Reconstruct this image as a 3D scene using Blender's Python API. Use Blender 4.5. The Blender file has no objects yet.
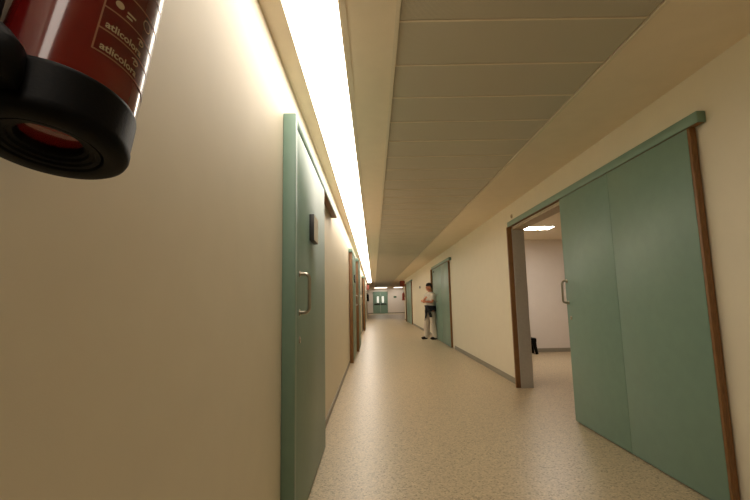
import bpy, bmesh, math, random
from mathutils import Vector, Matrix, Quaternion
random.seed(7)
PI = math.pi
sc = bpy.context.scene
COL = sc.collection

# ------------------------------------------------------------------ materials
def new_mat(name):
    m = bpy.data.materials.new(name); m.use_nodes = True
    nt = m.node_tree
    return m, nt, nt.nodes['Principled BSDF']

def mat(name, col, rough=.6, metal=0., var=.06, scale=30., bump=0., bscale=200., spec=.5, coat=0., stretch=None):
    m, nt, b = new_mat(name)
    tc = nt.nodes.new('ShaderNodeTexCoord')
    mp = nt.nodes.new('ShaderNodeMapping')
    nt.links.new(tc.outputs['Object'], mp.inputs['Vector'])
    if stretch: mp.inputs['Scale'].default_value = stretch
    n = nt.nodes.new('ShaderNodeTexNoise'); n.inputs['Scale'].default_value = scale; n.inputs['Detail'].default_value = 4
    nt.links.new(mp.outputs['Vector'], n.inputs['Vector'])
    r = nt.nodes.new('ShaderNodeValToRGB')
    r.color_ramp.elements[0].position = .3; r.color_ramp.elements[1].position = .7
    r.color_ramp.elements[0].color = [c*(1-var) for c in col] + [1]
    r.color_ramp.elements[1].color = [min(1, c*(1+var)) for c in col] + [1]
    nt.links.new(n.outputs['Fac'], r.inputs['Fac'])
    nt.links.new(r.outputs['Color'], b.inputs['Base Color'])
    b.inputs['Roughness'].default_value = rough; b.inputs['Metallic'].default_value = metal
    b.inputs['Specular IOR Level'].default_value = spec; b.inputs['Coat Weight'].default_value = coat
    if bump:
        n2 = nt.nodes.new('ShaderNodeTexNoise'); n2.inputs['Scale'].default_value = bscale
        nt.links.new(mp.outputs['Vector'], n2.inputs['Vector'])
        bp = nt.nodes.new('ShaderNodeBump'); bp.inputs['Strength'].default_value = bump; bp.inputs['Distance'].default_value = .002
        nt.links.new(n2.outputs['Fac'], bp.inputs['Height']); nt.links.new(bp.outputs['Normal'], b.inputs['Normal'])
    return m

def emit(name, col, s):
    m, nt, b = new_mat(name)
    b.inputs['Base Color'].default_value = (.9, .9, .88, 1); b.inputs['Roughness'].default_value = .5
    b.inputs['Emission Color'].default_value = list(col) + [1]; b.inputs['Emission Strength'].default_value = s
    return m

def floor_mat():
    m, nt, b = new_mat('speckled_vinyl')
    tc = nt.nodes.new('ShaderNodeTexCoord')
    v = nt.nodes.new('ShaderNodeTexVoronoi'); v.inputs['Scale'].default_value = 95
    nt.links.new(tc.outputs['Object'], v.inputs['Vector'])
    sep = nt.nodes.new('ShaderNodeSeparateColor'); nt.links.new(v.outputs['Color'], sep.inputs['Color'])
    r = nt.nodes.new('ShaderNodeValToRGB'); r.color_ramp.interpolation = 'CONSTANT'
    e = r.color_ramp.elements
    base = FLOOR
    e[0].position = 0; e[0].color = [c*.60 for c in base]+[1]
    e[1].position = .10; e[1].color = [c*.84 for c in base]+[1]
    for p, k in ((.32, 1.0), (.68, 1.08), (.88, 1.2)):
        q = e.new(p); q.color = [min(1, c*k) for c in base]+[1]
    nt.links.new(sep.outputs[0], r.inputs['Fac'])
    nt.links.new(r.outputs['Color'], b.inputs['Base Color'])
    b.inputs['Roughness'].default_value = .36; b.inputs['Specular IOR Level'].default_value = .5
    n = nt.nodes.new('ShaderNodeTexNoise'); n.inputs['Scale'].default_value = 9
    nt.links.new(tc.outputs['Object'], n.inputs['Vector'])
    bp = nt.nodes.new('ShaderNodeBump'); bp.inputs['Strength'].default_value = .12; bp.inputs['Distance'].default_value = .01
    nt.links.new(n.outputs['Fac'], bp.inputs['Height']); nt.links.new(bp.outputs['Normal'], b.inputs['Normal'])
    return m

def perf_mat():
    # perforated metal ceiling planks: tiny dark holes in a beige enamel
    m, nt, b = new_mat('perforated_metal')
    tc = nt.nodes.new('ShaderNodeTexCoord')
    mp = nt.nodes.new('ShaderNodeMapping'); mp.inputs['Scale'].default_value = (1, 1, 0)
    nt.links.new(tc.outputs['Object'], mp.inputs['Vector'])
    v = nt.nodes.new('ShaderNodeTexVoronoi'); v.inputs['Scale'].default_value = 170; v.inputs['Randomness'].default_value = 0
    nt.links.new(mp.outputs['Vector'], v.inputs['Vector'])
    r = nt.nodes.new('ShaderNodeValToRGB'); e = r.color_ramp.elements
    e[0].position = .30; e[0].color = [c*.35 for c in METALC]+[1]
    e[1].position = .42; e[1].color = list(METALC)+[1]
    nt.links.new(v.outputs['Distance'], r.inputs['Fac'])
    nt.links.new(r.outputs['Color'], b.inputs['Base Color'])
    b.inputs['Roughness'].default_value = .42; b.inputs['Metallic'].default_value = .0
    return m

WALL = (.78, .712, .56); FLOOR = (.53, .425, .275); METALC = (.70, .65, .52)
LIGHTC = (1., .90, .79)
TEALC = (.185, .295, .235)
M = {}
M['wall'] = mat('cream_wall_paint', WALL, .55, var=.015, scale=6, bump=.08, bscale=350)
M['room_wall'] = mat('white_room_paint', (.78, .72, .66), .6, var=.015, scale=6)
M['ceil'] = mat('ceiling_plaster', (.83, .735, .575), .75, var=.02, scale=8)
M['trimwhite'] = mat('ceiling_trim', (.75, .67, .53), .5, var=.02)
M['floor'] = floor_mat()
M['perf'] = perf_mat()
M['base'] = mat('grey_vinyl_skirting', (.27, .245, .19), .5, var=.05)
M['teal'] = mat('teal_laminate', TEALC, .42, var=.03, scale=12, bump=.04, bscale=500)
M['teal_rail'] = mat('teal_rail_cover', (.185, .30, .235), .42, var=.03, scale=12)
M['wood'] = mat('oiled_wood_edge', (.22, .105, .035), .5, var=.3, scale=14, stretch=(18, 18, 1.2))
M['lining'] = mat('beige_head_lining', (.46, .36, .235), .5, var=.05)
M['jamb'] = mat('grey_jamb_lining', (.42, .40, .36), .5, var=.04)
M['steel'] = mat('satin_steel', (.46, .41, .33), .30, metal=1., var=.05)
M['darkplastic'] = mat('dark_plastic', (.025, .022, .02), .45, var=.1)
M['paper'] = mat('notice_paper', (.8, .75, .62), .5, var=.04)
M['red'] = mat('glossy_red_enamel', (.17, .007, .006), .14, var=.04, coat=.6)
M['redlabel'] = mat('dark_red_label', (.125, .007, .006), .22, var=.06, coat=.3)
M['tanline'] = mat('tan_print', (.34, .15, .075), .5, var=.05)
M['cream'] = mat('cream_print', (.50, .40, .24), .5, var=.05)
M['rubber'] = mat('black_rubber', (.002, .002, .002), .5, spec=.12, var=.2, bump=.12, bscale=300)
M['brass'] = mat('brass', (.6, .45, .18), .3, metal=1.)
M['redsign'] = mat('red_sign', (.24, .045, .028), .45, var=.05)
M['redmatt'] = mat('red_cylinder', (.30, .035, .02), .35, var=.05)
M['greensign'] = mat('green_sign', (.03, .12, .05), .45)
M['white'] = mat('white_plastic', (.72, .68, .6), .45)
M['strip'] = emit('luminous_diffuser', LIGHTC, 16.5)
M['strip_dim'] = emit('vignette_dimmed_diffuser', LIGHTC, 7.5)  # made-up lower output of the same strip, imitates lens vignetting
M['panel'] = emit('panel_diffuser', (1., .91, .82), 108.0)
M['panel_far'] = emit('far_panel_diffuser', (1., .88, .74), 5.8)
M['pane'] = emit('lit_door_pane', (.9, 1., .85), .8)
M['skin'] = mat('skin', (.66, .26, .145), .5, var=.06)
M['tshirt'] = mat('white_cotton', (.72, .66, .57), .85, var=.04, bump=.3, bscale=40)
M['trousers'] = mat('pale_trousers', (.66, .57, .47), .85, var=.05, bump=.3, bscale=30)
M['black'] = mat('black_fabric', (.012, .012, .016), .85, var=.2, bump=.3, bscale=40)
M['shoe'] = mat('dark_shoe', (.02, .016, .014), .5)
M['lip'] = mat('lips', (.35, .09, .06), .5)
M['eye'] = mat('dark_eye', (.02, .015, .012), .2)

# ------------------------------------------------------------------ helpers
def tag(o, label=None, cat=None, group=None, kind=None):
    if label: o['label'] = label
    if cat: o['category'] = cat
    if group: o['group'] = group
    if kind: o['kind'] = kind
    return o

def link(name, me, parent=None, loc=None):
    o = bpy.data.objects.new(name, me); COL.objects.link(o)
    if loc: o.location = loc
    if parent:
        o.parent = parent
    return o

def empty(name, loc=(0, 0, 0), rz=0):
    o = bpy.data.objects.new(name, None); COL.objects.link(o)
    o.location = loc; o.rotation_euler = (0, 0, rz); o.empty_display_size = .1
    return o

class MB:
    def __init__(self): self.bm = bmesh.new()
    def box(self, x0, x1, y0, y1, z0, z1, bev=0., seg=2):
        r = bmesh.ops.create_cube(self.bm, size=1)
        vs = r['verts']
        for v in vs:
            v.co = Vector(((x0+x1)/2+v.co.x*(x1-x0), (y0+y1)/2+v.co.y*(y1-y0), (z0+z1)/2+v.co.z*(z1-z0)))
        if bev:
            es = {e for v in vs for e in v.link_edges}
            bmesh.ops.bevel(self.bm, geom=list(es), offset=bev, segments=seg, affect='EDGES', profile=.5)
        return self
    def quad(self, *pts):
        self.bm.faces.new([self.bm.verts.new(p) for p in pts]); return self
    def tube(self, pts, r, n=12, cap=True):
        pts = [Vector(p) for p in pts]; rs = r if isinstance(r, (list, tuple)) else [r]*len(pts)
        rings = []; ref = None
        for i, p in enumerate(pts):
            t = (pts[min(i+1, len(pts)-1)]-pts[max(i-1, 0)]).normalized()
            if ref is None:
                ref = t.orthogonal().normalized()
            u = (ref - t*ref.dot(t)).normalized(); w = t.cross(u); ref = u
            rings.append([self.bm.verts.new(p+rs[i]*(math.cos(2*PI*k/n)*u+math.sin(2*PI*k/n)*w)) for k in range(n)])
        for a, b in zip(rings, rings[1:]):
            for k in range(n):
                self.bm.faces.new((a[k], a[(k+1) % n], b[(k+1) % n], b[k]))
        if cap:
            self.bm.faces.new(rings[0][::-1]); self.bm.faces.new(rings[-1])
        return self
    def lathe(self, prof, n=48, mtx=None):
        """profile of (radius, z), about z; closed at the ends when radius is 0"""
        rings = []
        for r, z in prof:
            if r < 1e-6: rings.append([self.bm.verts.new((0, 0, z))])
            else: rings.append([self.bm.verts.new((r*math.cos(2*PI*k/n), r*math.sin(2*PI*k/n), z)) for k in range(n)])
        new = [v for rg in rings for v in rg]
        for a, b in zip(rings, rings[1:]):
            if len(a) == 1 and len(b) == 1: continue
            for k in range(n):
                k2 = (k+1) % n
                if len(a) == 1: self.bm.faces.new((a[0], b[k2], b[k]))
                elif len(b) == 1: self.bm.faces.new((a[k], a[k2], b[0]))
                else: self.bm.faces.new((a[k], a[k2], b[k2], b[k]))
        if mtx is not None:
            for v in new: v.co = mtx @ v.co
        return self
    def ellipsoid(self, c, r, mtx=None, u=20, v=14):
        res = bmesh.ops.create_uvsphere(self.bm, u_segments=u, v_segments=v, radius=1)
        for w in res['verts']:
            p = Vector((w.co.x*r[0], w.co.y*r[1], w.co.z*r[2]))
            if mtx is not None: p = mtx @ p
            w.co = p+Vector(c)
        return self
    def build(self, name, m, parent=None, smooth=False, loc=None):
        bmesh.ops.recalc_face_normals(self.bm, faces=self.bm.faces[:])
        me = bpy.data.meshes.new(name); self.bm.to_mesh(me); self.bm.free()
        me.materials.append(m)
        if smooth:
            for p in me.polygons: p.use_smooth = True
            try: me.set_sharp_from_angle(angle=math.radians(40))
            except Exception: pass
        return link(name, me, parent, loc)

def bx(name, m, x0, x1, y0, y1, z0, z1, parent=None, bev=0., kind=None):
    o = MB().box(x0, x1, y0, y1, z0, z1, bev).build(name, m, parent, smooth=bev > 0)
    if kind: o['kind'] = kind
    return o

# ------------------------------------------------------------------ camera (fitted to the corridor's vanishing lines)
H = 1.25
right = Vector((.99979841, -.00316424, -.01982731)); up = Vector((.01928032, -.12431501, .99205547)); fwd = Vector((.00560393, .99223776, .12422895))
cam = bpy.data.cameras.new('camera'); cam.sensor_width = 36; cam.sensor_fit = 'HORIZONTAL'; cam.lens = 413.28*36/750
cam.clip_start = .02; cam.clip_end = 200
co = bpy.data.objects.new('camera', cam); COL.objects.link(co)
mw = Matrix((( right.x, up.x, -fwd.x, 0), (right.y, up.y, -fwd.y, 0), (right.z, up.z, -fwd.z, H), (0, 0, 0, 1)))
co.matrix_world = mw
sc.camera = co

# ------------------------------------------------------------------ the setting
L, R, CE = -.516, 2.081, 2.663
YB, YR, YL, YE = -3.0, 28.2, 34.5, 44.0           # back wall, end of right wall, end of left wall, far wall
TW = .14                                          # wall thickness
OY0, OY1, OZ = 4.36, 6.03, 2.285                  # open doorway on the right
LOBX0, LOBX1 = -3.0, 8.0
RX1, RY0, RY1 = 6.4, 3.0, 9.9                     # side room

bx('floor', M['floor'], LOBX0-.2, LOBX1+.2, YB-.2, YE+.2, -.12, 0, kind='structure')
bx('wall_left', M['wall'], L-.2, L, YB, YL, 0, CE, kind='structure')
MB().box(R, R+TW, YB, OY0, 0, CE).box(R, R+TW, OY1, YR, 0, CE).box(R, R+TW, OY0, OY1, OZ, CE).build('wall_right', M['wall'])['kind'] = 'structure'
bx('wall_back', M['wall'], L-.2, R+TW, YB-.15, YB, 0, CE, kind='structure')
bx('wall_end', M['room_wall'], LOBX0, LOBX1, YE, YE+.15, 0, CE, kind='structure')
bx('wall_lobby_right', M['room_wall'], LOBX1, LOBX1+.15, YR-.15, YE, 0, CE, kind='structure')
bx('wall_lobby_front', M['room_wall'], R+TW, LOBX1, YR-.15, YR, 0, CE, kind='structure')
MB().box(LOBX0-.15, LOBX0, YL, YE, 0, CE).build('wall_lobby_left', M['room_wall'])['kind'] = 'structure'
bx('wall_lobby_near', M['room_wall'], LOBX0, L-.2, YL-.15, YL, 0, CE, kind='structure')
# side room
bx('wall_room_far', M['room_wall'], R+TW, RX1, RY1, RY1+.12, 0, CE, kind='structure')
bx('wall_room_right', M['room_wall'], RX1, RX1+.12, RY0-.12, RY1+.12, 0, CE, kind='structure')
bx('wall_room_near', M['room_wall'], R+TW, RX1, RY0-.12, RY0, 0, CE, kind='structure')
bx('wall_room_pier', M['room_wall'], R+TW, 2.50, 6.72, 7.05, 0, CE, kind='structure')
# ceiling: plaster bands, light slot, metal panelling
LL, LR, ML, MR = -.4167, -.1353, .1559, 1.4392
LY0, LY1 = -1.6, 31.0
c = MB()
c.box(L-.2, LL, YB, YE, CE, CE+.2)
c.box(LL, LR, YB, LY0, CE, CE+.2); c.box(LL, LR, LY1, YE, CE, CE+.2); c.box(LL, LR, LY0, LY1, CE+.06, CE+.2)
c.box(LR, ML, YB, YE, CE, CE+.2)
c.box(ML, MR, YB, YE, CE+.06, CE+.2)
c.box(MR, LOBX1, YB, YE, CE, CE+.2)
c.box(LOBX0, L-.2, YL-.15, YE, CE, CE+.2)
ceil = c.build('ceiling', M['ceil']); ceil['kind'] = 'structure'
p = MB(); y = YB+.151
while y < YE-.4:
    p.box(ML+.003, MR-.003, y+.003, y+.4-.003, CE+.008, CE+.02, .004, 1); y += .4
# seam flanges between the planks catch the light
y = YB+.151; s = MB()
while y < YE-.4:
    s.box(ML+.003, MR-.003, y-.006, y+.006, CE+.004, CE+.0085); y += .4
p.build('metal_panelling', M['perf'], ceil, smooth=True)
s.build('panel_seam_strips', M['trimwhite'], ceil)
t = MB().box(ML-.02, ML+.002, YB, YE, CE-.004, CE+.004).box(MR-.002, MR+.02, YB, YE, CE-.004, CE+.004)
t.build('panel_edge_trim', M['trimwhite'], ceil)

# baseboards
BH = .085
b = MB().box(R-.006, R, YB, 2.3, 0, BH).box(R-.006, R, 6.13, 10.9, 0, BH).box(R-.006, R, 14.4, 22.2, 0, BH).box(R-.006, R, 25.9, YR, 0, BH)
b.build('baseboard_right', M['base'])['kind'] = 'structure'
b = MB().box(L, L+.010, YB, 2.24, 0, .062).box(L, L+.010, 2.32, 8.70, 0, .062).box(L, L+.010, 12.5, 18.2, 0, .062).box(L, L+.010, 20.1, YL, 0, .062)
b.build('baseboard_left', M['base'])['kind'] = 'structure'
bx('baseboard_room', M['base'], R+TW, RX1, RY1-.012, RY1, 0, .09, kind='structure')
bx('baseboard_end', M['base'], LOBX0, LOBX1, YE-.02, YE, 0, .10, kind='structure')

# ------------------------------------------------------------------ ceiling lights
def long_light():
    root = empty('ceiling_light', (0, 0, CE))
    tag(root, 'long continuous luminous strip recessed in the ceiling along the left wall', 'ceiling light')
    m = MB(); n = 76
    for i in range(n):
        y0 = LY0+.02+(LY1-LY0-.04)*i/n; y1 = LY0+.02+(LY1-LY0-.04)*(i+1)/n
        m.quad((LL+.008, y0, .014), (LL+.008, y1, .014), (LR-.008, y1, .014), (LR-.008, y0, .014))
    bm = m.bm
    bmesh.ops.remove_doubles(bm, verts=bm.verts[:], dist=1e-5)
    o = m.build('diffuser', M['strip'], root)
    o.data.materials.append(M['strip_dim'])          # near stretch dimmed on purpose, standing in for the lens's darker edges
    for pl in o.data.polygons:
        if pl.center.y < 1.6: pl.material_index = 1
    f = MB()
    f.box(LL, LL+.008, LY0, LY1, 0, .055).box(LR-.008, LR, LY0, LY1, 0, .055)
    f.box(LL, LR, LY0, LY0+.02, 0, .055).box(LL, LR, LY1-.02, LY1, 0, .055)
    f.build('frame', M['trimwhite'], root)
    MB().box(LR, LR+.028, LY0, LY1, -.004, .0).build('flange', M['trimwhite'], root)
long_light()

def panel_light(x0, x1, y0, y1, label, m='panel', group=None):
    root = empty('ceiling_light', ((x0+x1)/2, (y0+y1)/2, CE)); w, d = (x1-x0)/2, (y1-y0)/2
    tag(root, label, 'ceiling light', group)
    MB().box(-w, w, -d, d, -.012, -.004).build('diffuser', M[m], root)
    f = MB()
    f.box(-w-.02, -w, -d-.02, d+.02, -.02, 0).box(w, w+.02, -d-.02, d+.02, -.02, 0).box(-w, w, -d-.02, -d, -.02, 0).box(-w, w, d, d+.02, -.02, 0)
    f.build('frame', M['white'], root)
panel_light(3.08, 3.58, 7.98, 8.32, 'square white ceiling light inside the side room seen through the open doorway')
panel_light(.10, 1.38, 41.2, 43.6, 'bright ceiling light above the double door at the far end', 'panel_far', 'ceiling lights at the far end')
panel_light(2.08, 2.95, 41.2, 43.6, 'bright ceiling light right of the double door at the far end', 'panel_far', 'ceiling lights at the far end')

# ------------------------------------------------------------------ doors
def c_handle(parent, x, y, z0, z1, out, m='steel', r=.0105, depth=.06):
    """bracket handle: two stems from the face at x, a vertical grip out*depth away, rounded corners"""
    pts = [(x, y, z1)]; k = .03
    for i in range(7):
        a = i/6*PI/2; pts.append((x+out*(depth-k+k*math.sin(a)), y, z1-k+k*math.cos(a)))
    for i in range(7):
        a = i/6*PI/2; pts.append((x+out*(depth-k+k*math.cos(a)), y, z0+k-k*math.sin(a)))
    pts.append((x, y, z0))
    h = MB().tube(pts, r, 14).build('handle', M[m], parent, smooth=True)
    q = MB()
    for z in (z0, z1):
        mt = Matrix.Translation((x, y, z)) @ Matrix.Rotation(PI/2*out, 4, 'Y')
        q.lathe([(0, 0), (.019, 0), (.019, .005), (.015, .008), (0, .008)], 24, mt)
    q.build('rosette', M[m], h, smooth=True)
    return h

def keyhole(parent, x, y, z, out):
    mt = Matrix.Translation((x, y, z)) @ Matrix.Rotation(PI/2*out, 4, 'Y')
    k = MB().lathe([(0, 0), (.02, 0), (.02, .004), (.016, .006), (.007, .006), (.007, .002), (0, .002)], 24, mt)
    k.build('keyhole_plate', M['steel'], parent, smooth=True)

def notice(parent, x, y0, y1, z0, z1, out, th=.033):
    a, b_ = sorted((x, x+out*th))
    n = MB().box(a, b_, y0, y1, z0, z1, .004).build('notice_holder', M['darkplastic'], parent, smooth=True)
    xx = x+out*th
    a, b_ = sorted((xx, xx+out*.0015))
    MB().box(a, b_, y0+.006, y1-.006, z0+.006, z1-.006).build('notice_sheet', M['paper'], n)

def rail(parent, xw, xf, y0, y1, z0, z1, out):
    """teal cover of the sliding gear: hollow channel with end caps and a wooden underside"""
    a, b_ = sorted((xw, xf))
    r = MB().box(a, b_, y0, y1, z0, z1, .006).build('rail_cover', M['teal_rail'], parent, smooth=True)
    MB().box(a+.008, b_-.008, y0+.008, y1-.008, z0-.0015, z0+.004).build('rail_underside', M['wood'], r)
    return r

# --- near left sliding door
LF = -.443
d1 = empty('door_1', (0, 0, 0)); tag(d1, 'closed teal sliding door in the left foreground with a tall end cover', kind='structure')
lf = bx('leaf', M['teal'], L+.012, LF, 2.391, 3.78, .012, 2.300, d1, .003)
bx('end_cover', M['teal'], L+.001, LF+.003, 2.335, 2.388, .0, 2.372, d1, .005)
rail(d1, L+.001, LF+.003, 2.389, 5.12, 2.305, 2.372, 1)
c_handle(lf, LF, 2.485, 1.195, 1.425, 1)
keyhole(lf, LF, 2.49, 1.035, 1)
notice(lf, LF, 2.87, 3.08, 1.685, 1.875, 1)

# --- further left doors
def left_door(name, y0, y1, label, hy, ny=None, LF=LF):
    d = empty(name); tag(d, label, kind='structure')
    xb = L+.012 if LF < -.42 else LF-.075
    l = bx('leaf', M['teal'], xb, LF, y0+.03, y1, .012, 2.303, d, .003)
    bx('wood_edge', M['wood'], xb-.005, LF+.006, y0, y0+.029, .0, 2.303, d, .003)
    rail(d, L+.001, LF+.006, y0-.05, y1+.05, 2.308, 2.385, 1)
    if hy: c_handle(l, LF, hy, 1.18, 1.41, 1)
    if hy: keyhole(l, LF, hy-.02, 1.03, 1)
    if ny: notice(l, LF, ny, ny+.21, 1.70, 1.88, 1)
left_door('door_3', 8.75, 10.5, 'teal sliding door with wood edge, second door along the left wall', 10.15, 9.55)
left_door('door_4', 10.75, 12.45, 'teal sliding door with wood edge, third door along the left wall', 12.1, None, -.392)
left_door('door_5', 18.3, 20.0, 'teal sliding door with wood edge, farthest door along the left wall', 19.7, None, -.392)

# --- near right sliding door, half open
RF = 2.030
d2 = empty('door_2'); tag(d2, 'big teal sliding door standing open in the right foreground', kind='structure')
lf = empty('leaf'); lf.parent = d2
MB().box(RF, RF+.043, 2.535, 3.449, .012, 2.311, .002).box(RF, RF+.043, 3.453, 4.375, .012, 2.311, .002).build('leaf_panel', M['teal'], lf, smooth=True)
bx('wood_edge', M['wood'], RF+.002, RF+.043, 2.512, 2.535, .012, 2.311, lf, .002)
c_handle(lf, RF, 4.335, 1.20, 1.425, -1, depth=.055)
keyhole(lf, RF, 4.30, 1.045, -1)
rail(d2, R-.001, RF-.008, 2.43, 6.10, 2.315, 2.388, -1)
bx('frame_post', M['wood'], 1.997, R-.001, 6.035, 6.075, 0, 2.308, d2, .003)
MB().box(R-.02, R+TW+.01, OY1-.022, OY1+.004, 0, OZ).build('jamb_lining', M['jamb'], d2)
MB().box(R-.02, R+TW+.01, OY0, OY1-.022, OZ-.02, OZ+.012).build('head_lining', M['lining'], d2)
bx('jamb_lining', M['jamb'], R+.002, R+TW+.01, OY0-.004, OY0+.022, 0, OZ-.02, d2)

# --- further right doors
def right_door(name, y0, y1, label, seam, hy):
    d = empty(name); tag(d, label, kind='structure')
    l = empty('leaf'); l.parent = d
    MB().box(RF, R-.001, y0+.035, seam-.002, .012, 2.300, .002).box(RF, R-.001, seam+.002, y1-.06, .012, 2.300, .002).build('leaf_panel', M['teal'], l, smooth=True)
    bx('wood_edge', M['wood'], RF+.001, R-.001, y0, y0+.035, .012, 2.300, l, .003)
    bx('frame_post', M['wood'], RF-.06, R-.001, y1-.055, y1, 0, 2.308, d, .003)
    rail(d, R-.001, RF-.022, y0-.25, y1+.02, 2.310, 2.388, -1)
    c_handle(l, RF, hy, 1.20, 1.425, -1)
    return d
d6 = right_door('door_6', 11.15, 14.25, 'teal sliding door with wood edge behind the standing person', 12.4, 13.2)
MB().box(RF-.012, RF-.001, 13.75, 13.93, 2.17, 2.24, .003).build('number_plate', M['darkplastic'], d6)
right_door('door_7', 22.35, 25.75, 'narrow looking teal sliding door, farthest on the right wall', 23.8, 24.2)

# --- far double door
d8 = empty('door_8'); tag(d8, 'teal double door with two lit glass panes on the far end wall', kind='structure')
def far_leaf(x0, x1, px0, px1, hx):
    l = empty('leaf'); l.parent = d8; Y = YE
    m = MB()
    z0, z1 = .02, 2.22; w0, w1 = 1.15, 1.80
    m.box(x0, x1, Y-.05, Y-.005, z0, w0).box(x0, x1, Y-.05, Y-.005, w1, z1).box(x0, px0, Y-.05, Y-.005, w0, w1).box(px1, x1, Y-.05, Y-.005, w0, w1)
    m.build('leaf_panel', M['teal'], l)
    MB().box(px0, px1, Y-.035, Y-.015, w0, w1).build('pane', M['pane'], l)
    MB().box(x0+.06, x1-.06, Y-.10, Y-.05, .94, 1.06, .008).build('push_bar', M['darkplastic'], l, smooth=True)
far_leaf(.02, .70, .34, .56, .8); far_leaf(.72, 1.40, .86, 1.08, 1.)
f = MB().box(-.06, .015, YE-.07, YE-.001, 0, 2.30).box(1.405, 1.48, YE-.07, YE-.001, 0, 2.30).box(-.06, 1.48, YE-.07, YE-.001, 2.225, 2.30)
f.build('frame', M['teal_rail'], d8)

# ------------------------------------------------------------------ small wall things
def wall_extinguisher(x, y, z, body, label):
    root = empty('fire_extinguisher', (x, y, z)); tag(root, label, 'fire extinguisher', 'fire extinguishers at the far end of the corridor')
    MB().lathe([(0, 0), (.085, 0), (.088, .01), (.088, .07), (.082, .075), (.082, .42), (.07, .47), (.035, .50), (.022, .51), (.022, .54), (0, .54)], 24).build('cylinder', body, root, smooth=True)
    MB().box(-.02, .02, -.11, .05, .555, .575, .004).box(-.014, .014, -.03, .03, .53, .56, .004).build('valve', M['darkplastic'], root, smooth=True)
    MB().tube([(0, -.04, .545), (0, -.10, .52), (0, -.11, .42), (0, -.10, .20), (0, -.10, .1)], .013, 8).build('hose', M['rubber'], root, smooth=True)
    return root
e = wall_extinguisher(L+.10, 30.0, 1.30, M['rubber'], 'dark fire extinguisher hung on the left wall near the far end')
MB().box(-.105, -.06, -.03, .03, .25, .33).build('wall_bracket', M['darkplastic'], e)
e = wall_extinguisher(R-.10, 27.6, 1.30, M['redmatt'], 'red brown fire extinguisher hung at the end of the right wall')
MB().box(.06, .105, -.03, .03, .25, .33).build('wall_bracket', M['darkplastic'], e)

def blade_sign(x0, x1, y, z0, z1, label):
    root = empty('fire_sign', (x0, y, z0)); tag(root, label, 'sign')
    MB().box(0, x1-x0, -.008, .008, 0, z1-z0, .004).build('sign_board', M['redsign'], root)
    MB().box(-.0, .02, -.02, .02, (z1-z0)*.4, (z1-z0)*.6).build('sign_bracket', M['white'], root)
blade_sign(L+.001, L+.20, 30.2, 2.13, 2.46, 'red projecting sign above the dark extinguisher on the left wall')
root = empty('fire_sign', (R-.001, 27.3, 2.22)); tag(root, 'red projecting sign at the end of the right wall', 'sign')
MB().box(-.34, 0, -.01, .01, 0, .36, .06, 4).build('sign_board', M['redsign'], root)
MB().box(-.02, 0, -.02, .02, .14, .22).build('sign_bracket', M['white'], root)
x = MB().box(2.12, 2.42, YE-.02, YE-.001, 1.63, 1.80, .005).build('wall_sign', M['greensign']); tag(x, 'small dark green sign on the far wall right of the double door', 'sign')

x = MB().lathe([(0, 0), (.028, 0), (.028, .012), (.02, .02), (0, .02)], 24, Matrix.Translation((R, 6.03, 2.47)) @ Matrix.Rotation(-PI/2, 4, 'Y')).build('wall_button', M['lining'], smooth=True)
tag(x, 'small round tan button on the right wall above the open doorway', 'sensor')
x = MB().box(R-.03, R-.0005, 18.35, 18.55, 1.80, 1.90, .006).build('wall_sensor', M['darkplastic'], smooth=True)
tag(x, 'small dark box on the right wall left of the standing person', 'sensor')

# black stool inside the side room
st = empty('step_stool', (3.55, 9.66, 0)); tag(st, 'black low stool in the side room partly hidden by the door jamb', 'stool')
MB().box(-.19, .12, -.15, .15, .27, .36, .02).build('seat', M['rubber'], st, smooth=True)
for sx in (-1, 1):
    for sy in (-1, 1):
        q = MB(); x0 = .07 if sx > 0 else -.15
        q.tube([(x0, sy*.09, .29), (x0+sx*.02, sy*.10, .17), (x0+sx*.05, sy*.12, .0)], [.055, .04, .03], 10)
        q.build('leg', M['rubber'], st, smooth=True)

# ------------------------------------------------------------------ fire extinguisher in the near left corner
B = Vector((-.3966, .48889, 1.44497)); ax = Vector((.0313615, .2041586, .9784353)).normalized()
e1 = Vector((-.9994867, 0, .03203623)).normalized(); e2 = ax.cross(e1)      # e1 to the wall, angle 90 deg faces the camera
if e2.y > 0: e2 = -e2
EM = Matrix(((e1.x, -e2.x*-1, ax.x, B.x), (e1.y, e2.y, ax.y, B.y), (e1.z, e2.z, ax.z, B.z), (0, 0, 0, 1)))
ext = empty('fire_extinguisher'); ext.matrix_world = Matrix.Identity(4)
ext.location = B
tag(ext, 'large red fire extinguisher hanging at the upper left, close to the camera, black rubber foot', 'fire extinguisher')
RR = .0835
def E_(mb, name, m, parent=None, smooth=True):
    o = mb.build(name, m, parent or ext, smooth)
    o.data.transform(Matrix.Translation(-B) @ EM)
    # frame may be left handed: make normals consistent
    bm = bmesh.new(); bm.from_mesh(o.data); bmesh.ops.recalc_face_normals(bm, faces=bm.faces[:]); bm.to_mesh(o.data); bm.free()
    return o
def cyl(deg, z, r=RR):
    a = math.radians(deg); return Vector((r*math.cos(a), r*math.sin(a), z))
tank = E_(MB().lathe([(0, .022), (.034, .021), (.045, .024), (.055, .03), (.0835, .05), (.0835, .40), (.080, .43), (.068, .46), (.045, .485), (.026, .495), (.022, .50), (.022, .52), (0, .52)], 96), 'tank', M['red'])
foot = E_(MB().lathe([(.034, .024), (.0345, .0125), (.036, .010), (.041, .0095), (.0425, .006), (.048, .0055), (.0495, .0025), (.055, .002), (.057, .005), (.059, .0005), (.061, .0), (.080, 0), (.0845, .003), (.0865, .008), (.0865, .016), (.0855, .020), (.0855, .060), (.0848, .0645), (.0838, .066), (.0832, .064), (.0832, .045), (.034, .024)], 96), 'foot', M['rubber'])
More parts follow.
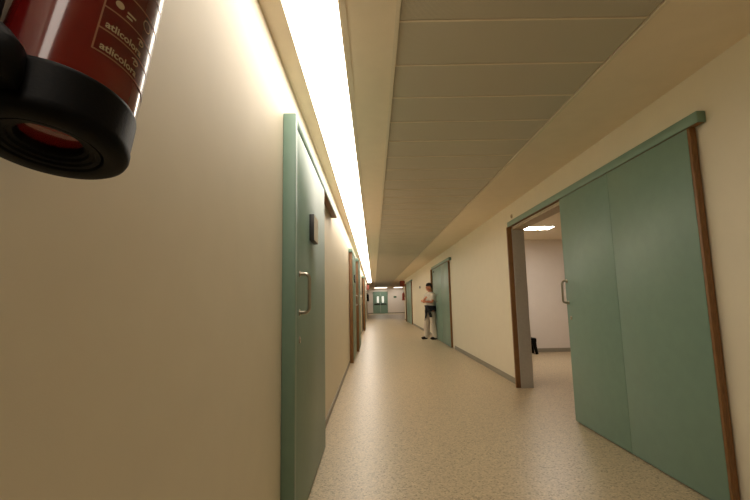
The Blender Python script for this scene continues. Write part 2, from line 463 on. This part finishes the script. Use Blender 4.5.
E_(MB().lathe([(0, .52), (.024, .52), (.026, .53), (.026, .56), (.018, .565), (.018, .585), (0, .585)], 24), 'valve', M['brass'])
v = MB().tube([(0, -.02, .585), (0, .06, .60), (0, .11, .59)], [.012, .011, .009], 10).tube([(0, -.02, .56), (0, .06, .555), (0, .10, .54)], [.011, .01, .008], 10)
E_(v, 'lever', M['rubber'])
hz = MB().tube([(0.0, .02, .545), (0, .06, .55), (0.020, .092, .52), (0.033, .101, .45), (.033, .102, .30), (.032, .102, .18), (.030, .102, .11)], .0165, 14)
hose = E_(hz, 'hose', M['rubber'])
nz = MB().tube([(.030, .102, .145), (.028, .102, .10), (.020, .102, .078), (.008, .102, .066), (.000, .101, .055), (-.002, .100, .03), (-.002, .099, .016)], [.0175, .019, .022, .026, .030, .031, .028], 18)
E_(nz, 'nozzle', M['rubber'], hose)
# wall bracket, from the tank to the wall
wb = MB().box(.070, .127, -.016, .016, .40, .425, .003).box(.10, .135, -.03, .03, .36, .46, .003)
E_(wb, 'wall_bracket', M['darkplastic'])
# printed label: frame lines and lettering laid on the cylinder
def patch(mb, d0, d1, z0, z1, r, n=24):
    n = max(1, int(abs(d1-d0)/2)+1)
    for i in range(n):
        a = d0+(d1-d0)*i/n; b = d0+(d1-d0)*(i+1)/n
        mb.quad(cyl(a, z0, r), cyl(b, z0, r), cyl(b, z1, r), cyl(a, z1, r))
lb = MB(); patch(lb, 139.5, 226, .105, .34, RR+.0004)
label = E_(lb, 'label', M['redlabel'], tank, False)
fr = MB(); q = RR+.0008; w = .0011
patch(fr, 139.5, 140.8, .105, .34, q); patch(fr, 224.6, 226, .105, .34, q)
for z in (.105, .138, .171, .21, .25, .30, .34):
    patch(fr, 139.5, 226, z-w, z+w, q)
E_(fr, 'label_frame', M['tanline'], label, False)

def text_on_cyl(body, deg0, z0, size, r, squeeze=1.):
    cu = bpy.data.curves.new('t', 'FONT'); cu.body = body; cu.size = size; cu.offset = size*.022; cu.resolution_u = 4
    to = bpy.data.objects.new('t', cu); COL.objects.link(to)
    bpy.context.view_layer.update()
    dg = bpy.context.evaluated_depsgraph_get()
    me = bpy.data.meshes.new_from_object(to.evaluated_get(dg))
    bpy.data.objects.remove(to)
    bm = bmesh.new(); bm.from_mesh(me); bpy.data.meshes.remove(me)
    bmesh.ops.triangulate(bm, faces=bm.faces[:])
    for v in bm.verts:
        v.co = cyl(deg0+math.degrees(v.co.x*squeeze/RR), z0+v.co.y, r)
    mb = MB(); mb.bm.free(); mb.bm = bm
    return mb
for z0 in (.1445, .1115):
    for k, dg0 in enumerate((144.5,)):
        E_(text_on_cyl('atlicolora', dg0, z0-.002, .0145, RR+.0010, .98), 'lettering', M['cream'], label, False)
def swirl(deg, z, s):
    mb = MB()
    pts = []
    for i in range(26):
        a = -1.9+i/25*4.6
        pts.append((deg+math.degrees(s*math.cos(a)/RR), z+s*.62*math.sin(a)))
    pts2 = []
    for i in range(16):
        a = PI*1.25-i/15*PI*1.1
        pts2.append((deg+math.degrees((s*.42*math.cos(a)+s*.2)/RR), z+s*.38*math.sin(a)-s*.05))
    for P in (pts, pts2):
        mb.tube([cyl(d, zz, RR+.0006) for d, zz in P], .0008, 6)
    return mb
for dg, z in ((177.5, .1625), (176.5, .1285)):
    E_(swirl(dg, z, .0062), 'emblem', M['cream'], label)
# pictogram row above: a round mark and small blocks
pm = MB()
n = 24
pm.bm.faces.new([pm.bm.verts.new(cyl(151.+math.degrees(.0055*math.cos(2*PI*i/n)/RR), .186+.0055*math.sin(2*PI*i/n), RR+.001)) for i in range(n)])
patch(pm, 158, 164, .177, .180, RR+.001); patch(pm, 158, 167, .183, .186, RR+.001)
for i in range(26):
    a0 = 2*PI*i/26; a1 = 2*PI*(i+1)/26
    f_ = lambda a, rr: cyl(181+math.degrees(rr*math.cos(a)/RR), .195+rr*math.sin(a), RR+.001)
    pm.quad(f_(a0, .007), f_(a1, .007), f_(a1, .0085), f_(a0, .0085))
E_(pm, 'pictogram', M['cream'], label, False)

# ------------------------------------------------------------------ the person
PX, PY, PRZ = 1.865, 13.75, math.radians(-62)
per = empty('person', (PX, PY, 0), PRZ)
tag(per, 'person in white top and pale trousers, dark jacket round waist, standing by a teal door', 'person')

def skin(name, chains, sub=1, extra=None, voxel=None, smooth_it=6):
    """chains: lists of (x, y, z, r) joined by their first vertex to the nearest existing one when it coincides"""
    verts, edges, rad = [], [], []
    def vid(p):
        for i, q in enumerate(verts):
            if (Vector(q)-Vector(p[:3])).length < 1e-4: return i
        verts.append(p[:3]); rad.append(p[3] if isinstance(p[3], (tuple, list)) else (p[3], p[3])); return len(verts)-1
    for ch in chains:
        ids = [vid(p) for p in ch]
        edges += [(a, b) for a, b in zip(ids, ids[1:])]
    me = bpy.data.meshes.new(name); me.from_pydata(verts, edges, [])
    o = bpy.data.objects.new(name, me); COL.objects.link(o)
    md = o.modifiers.new('s', 'SKIN'); md.use_smooth_shade = True
    for i, sv in enumerate(me.skin_vertices[0].data):
        sv.radius = rad[i]; sv.use_root = (i == 0)
    o.modifiers.new('d', 'SUBSURF').levels = sub
    bpy.context.view_layer.update()
    ev = o.evaluated_get(bpy.context.evaluated_depsgraph_get())
    out = bpy.data.meshes.new_from_object(ev)
    bpy.data.objects.remove(o)
    return out

def remeshed(name, meshes, m, parent, voxel=.007, it=3, extra=None):
    bm = bmesh.new()
    for me in meshes: bm.from_mesh(me)
    if extra:
        t = bpy.data.meshes.new('x'); extra.bm.to_mesh(t); extra.bm.free(); bm.from_mesh(t)
    me = bpy.data.meshes.new(name); bm.to_mesh(me); bm.free()
    o = bpy.data.objects.new(name, me); COL.objects.link(o)
    r = o.modifiers.new('r', 'REMESH'); r.mode = 'VOXEL'; r.voxel_size = voxel
    s_ = o.modifiers.new('sm', 'SMOOTH'); s_.iterations = it; s_.factor = .5
    bpy.context.view_layer.update()
    ev = o.evaluated_get(bpy.context.evaluated_depsgraph_get())
    out = bpy.data.meshes.new_from_object(ev); bpy.data.objects.remove(o)
    out.name = name
    out.materials.clear(); out.materials.append(m)
    for p_ in out.polygons: p_.use_smooth = True
    return link(name, out, parent)

# local frame: faces -Y, own right hand at -X
hipL, hipR = (.10, .0, .93), (-.10, .0, .93)
ankR = Vector((-.17, -.07, .09)); ankL = Vector((.15, .06, .09))
kneeR = Vector((-.14, -.06, .50)); kneeL = Vector((.13, .0, .50))
shR = Vector((-.185, .0, 1.46)); shL = Vector((.185, .0, 1.46))
elR = Vector((-.235, -.10, 1.19)); wrR = Vector((.05, -.245, 1.31))
elL = Vector((.245, -.09, 1.20)); wrL = Vector((-.05, -.215, 1.23))
body_ch = [
    [(0, 0, .95, (.14, .10)), (0, .0, 1.10, (.125, .09)), (0, .01, 1.27, (.145, .10)), (0, .015, 1.42, (.14, .09)), (0, .01, 1.50, .065), (0, -.005, 1.57, .055), (0, -.02, 1.64, .06)],
    [(0, .015, 1.42, (.14, .09)), (*shL, .058), (*((shL+elL)/2), .05), (*elL, .042), (*((elL*.6+wrL*.4)), .042), (*wrL, .030), (*(wrL+(wrL-elL).normalized()*.03), .028)],
    [(0, .015, 1.42, (.14, .09)), (*shR, .058), (*((shR+elR)/2), .05), (*elR, .042), (*((elR*.6+wrR*.4)), .042), (*wrR, .030), (*(wrR+(wrR-elR).normalized()*.03), .028)],
    [(0, 0, .95, (.14, .10)), (*hipL, .095), (.115, -.005, .72, .08), (*kneeL, .058), (.14, .035, .32, .055), (*ankL, .038)],
    [(0, 0, .95, (.14, .10)), (*hipR, .095), (-.12, -.03, .72, .08), (*kneeR, .058), (-.16, -.06, .32, .055), (*ankR, .038)],
]
bmesh_body = skin('body', body_ch)
ex = MB()
HC = Vector((0, -.035, 1.70)); HM = Matrix.Rotation(math.radians(10), 3, 'X') @ Matrix.Rotation(math.radians(-12), 3, 'Z')
def hp(x, y, z): return HC+HM @ Vector((x, y, z))
ex.ellipsoid(hp(0, .01, .02), (.076, .096, .105), HM)                 # skull
ex.ellipsoid(hp(0, -.035, -.045), (.056, .062, .075), HM)             # jaw and face
ex.ellipsoid(hp(0, -.08, -.095), (.022, .018, .018), HM)              # chin
ex.ellipsoid(hp(0, -.102, -.022), (.013, .020, .024), HM)             # nose
ex.ellipsoid(hp(0, -.088, .022), (.046, .018, .013), HM)              # brow
for s_ in (-1, 1):
    ex.ellipsoid(hp(s_*.078, .012, -.012), (.010, .022, .033), HM)    # ears
    ex.ellipsoid(hp(s_*.036, -.070, -.035), (.024, .018, .026), HM)      # cheeks
hands = []
def hand(wr, d, nrm, curl):
    """palm and five fingers grown from the wrist along d, curling towards nrm"""
    d = d.normalized(); nrm = (nrm-d*nrm.dot(d)).normalized(); side = d.cross(nrm)
    ch = [[(*(wr-d*.03), .028), (*wr, .028), (*(wr+d*.04), (.036, .018)), (*(wr+d*.085), (.038, .016))]]
    hands.append(skin('hand', ch))
    for i, (off, ln) in enumerate(((-.030, .066), (-.010, .076), (.011, .071), (.030, .056))):
        b0 = wr+d*.075+side*off; a = 0; pts = [(*b0, .010)]; p_ = b0
        for k, f_ in enumerate((.45, .32, .25)):
            a += curl; dr = d*math.cos(a)+nrm*math.sin(a); p_ = p_+dr*ln*f_; pts.append((*p_, .0095-.001*k))
        hands.append(skin('finger', [pts]))
    b0 = wr+d*.025-side*.025
    pts = [(*b0, .013), (*(b0+d*.03-side*.022), .012), (*(b0+d*.058-side*.026+nrm*.012), .0105)]
    hands.append(skin('thumb', [pts]))
hand(wrR, (wrR-elR)+Vector((.02, .05, .03)), Vector((0, 1, 0)), .35)
hand(wrL, (wrL-elL)+Vector((0, .03, 0)), Vector((0, 1, 0)), .3)
body = remeshed('body', [bmesh_body]+hands, M['skin'], per, .006, 3, ex)
eyes = MB()
for s_ in (-1, 1):
    MB().ellipsoid(hp(s_*.031, -.092, .004), (.011, .008, .006), HM, 12, 8).build('eye', M['eye'], body, smooth=True)
MB().ellipsoid(hp(0, -.093, -.062), (.024, .009, .007), HM, 14, 8).build('mouth', M['lip'], body, smooth=True)
# cap with a band over the hair
cp = MB()
prof = [(.0, .128), (.03, .125), (.058, .112), (.076, .088), (.085, .055), (.087, .03), (.083, .028)]
cp.lathe(prof, 32)
for v in cp.bm.verts:
    v.co = hp(v.co.x*.98, v.co.y*1.18+.012, v.co.z+.012)
cap = cp.build('cap', M['black'], per, smooth=True)
sm = cap.modifiers.new('t', 'SOLIDIFY'); sm.thickness = .006
hr = MB().ellipsoid(hp(0, .032, .005), (.080, .082, .075), HM)
hr.build('hair', M['black'], per, smooth=True)
# T-shirt: torso and short sleeves
def loft(mb, rings, n=28):
    """closed tube through horizontal ellipses (x, y, z, rx, ry)"""
    vs = [[mb.bm.verts.new((x+rx*math.cos(2*PI*k/n), y+ry*math.sin(2*PI*k/n), z)) for k in range(n)] for x, y, z, rx, ry in rings]
    for a, b in zip(vs, vs[1:]):
        for k in range(n): mb.bm.faces.new((a[k], a[(k+1) % n], b[(k+1) % n], b[k]))
    mb.bm.faces.new(vs[0][::-1]); mb.bm.faces.new(vs[-1])
    return mb
ts = loft(MB(), [(0, 0, .99, .172, .135), (0, 0, 1.02, .176, .138), (0, 0, 1.10, .168, .128), (0, .005, 1.22, .172, .128), (0, .01, 1.33, .178, .13), (0, .012, 1.42, .176, .118), (0, .012, 1.47, .150, .10), (0, .01, 1.505, .105, .085), (0, .008, 1.525, .078, .072), (0, .006, 1.54, .072, .068)])
for sh, el in ((shL, elL), (shR, elR)):
    s0 = Vector((sh.x*.55, .008, 1.45))
    ts.tube([s0, Vector((sh.x*.85, sh.y, 1.448)), Vector((sh.x*1.06, sh.y, 1.425)), sh+(el-sh)*.25+Vector((0, 0, -.01)), sh+(el-sh)*.5, sh+(el-sh)*.68, sh+(el-sh)*.74], [.078, .079, .075, .066, .064, .064, .065], 20)
bmesh.ops.recalc_face_normals(ts.bm, faces=ts.bm.faces[:])
remeshed('t_shirt', [], M['tshirt'], per, .009, 5, ts)
tr = [
    [(0, 0, 1.04, (.160, .128)), (0, 0, .95, (.180, .140))],
    [(0, 0, .95, (.180, .140)), (*hipL, .130), (.118, -.005, .72, .112), (kneeL.x, kneeL.y, .50, .104), (.14, .035, .28, .104), (ankL.x, ankL.y, .06, .108), (ankL.x, ankL.y, .035, .108)],
    [(0, 0, .95, (.180, .140)), (*hipR, .130), (-.122, -.03, .72, .112), (kneeR.x, kneeR.y, .50, .104), (-.16, -.06, .28, .104), (ankR.x, ankR.y, .06, .108), (ankR.x, ankR.y, .035, .108)],
]
remeshed('trousers', [skin('p', tr)], M['trousers'], per, .009, 4)
# shoes
for an in (ankL, ankR):
    s_ = MB()
    s_.ellipsoid((an.x, an.y-.08, .045), (.05, .135, .045))
    s_.ellipsoid((an.x, an.y+.0, .06), (.045, .065, .055))
    for v in s_.bm.verts:
        if v.co.z < .012: v.co.z = 0.
    s_.build('shoe', M['shoe'], per, smooth=True)
# jacket tied round the waist: a band, a hanging body and two sleeves
jk = MB(); n = 64; rows = 12
def hem(a):      # a: angle round the waist, 0 = own left (+X), -90deg = front
    d = math.degrees(a) % 360
    # long over the own right side and the back, short in front
    k = .40*max(0, math.cos(math.radians(d-195)/1.15)) if abs(((d-195+180) % 360)-180) < 103 else 0
    return 1.02-.10-k-.02*math.sin(7*a)
vs = []
for j in range(rows+1):
    ring = []
    for i in range(n):
        a = 2*PI*i/n; z = 1.075+(hem(a)-1.075)*j/rows
        fl = 1+.16*j/rows+.025*math.sin(9*a)*j/rows
        ring.append(jk.bm.verts.new((.185*fl*math.cos(a), .148*fl*math.sin(a), z)))
    vs.append(ring)
for a, b in zip(vs, vs[1:]):
    for i in range(n): jk.bm.faces.new((a[i], a[(i+1) % n], b[(i+1) % n], b[i]))
jac = jk.build('jacket', M['black'], per, smooth=True)
md = jac.modifiers.new('t', 'SOLIDIFY'); md.thickness = .014; md.offset = 1
band = MB().tube([(.195*math.cos(2*PI*i/48), .158*math.sin(2*PI*i/48), 1.06-.02*math.sin(2*PI*i/48+.3)) for i in range(49)], .026, 10)
band.build('jacket_band', M['black'], jac, smooth=True)
sl = MB().tube([(.10, -.165, 1.05), (.13, -.19, 1.0), (.175, -.18, .90), (.215, -.15, .76), (.215, -.15, .72)], [.03, .04, .045, .048, .046], 12)
sl.build('sleeve', M['black'], jac, smooth=True)
sl = MB().tube([(.09, -.165, 1.05), (.06, -.20, 1.0), (.02, -.20, .93), (.0, -.19, .88)], [.03, .036, .036, .033], 12)
sl.build('sleeve', M['black'], jac, smooth=True)
MB().ellipsoid((.095, -.18, 1.045), (.045, .032, .038)).build('knot', M['black'], jac, smooth=True)

# ------------------------------------------------------------------ world and view
w = bpy.data.worlds.new('world'); sc.world = w; w.use_nodes = True
bg = w.node_tree.nodes['Background']; bg.inputs['Color'].default_value = (1, .9, .75, 1); bg.inputs['Strength'].default_value = 0.0
vs_ = sc.view_settings
sc.display_settings.display_device = 'sRGB'
vs_.view_transform = 'Standard'; vs_.look = 'None'; vs_.gamma = 1; vs_.use_curve_mapping = False
vs_.exposure = -0.8
sc.cycles.max_bounces = 10; sc.cycles.diffuse_bounces = 7; sc.cycles.use_denoising = True
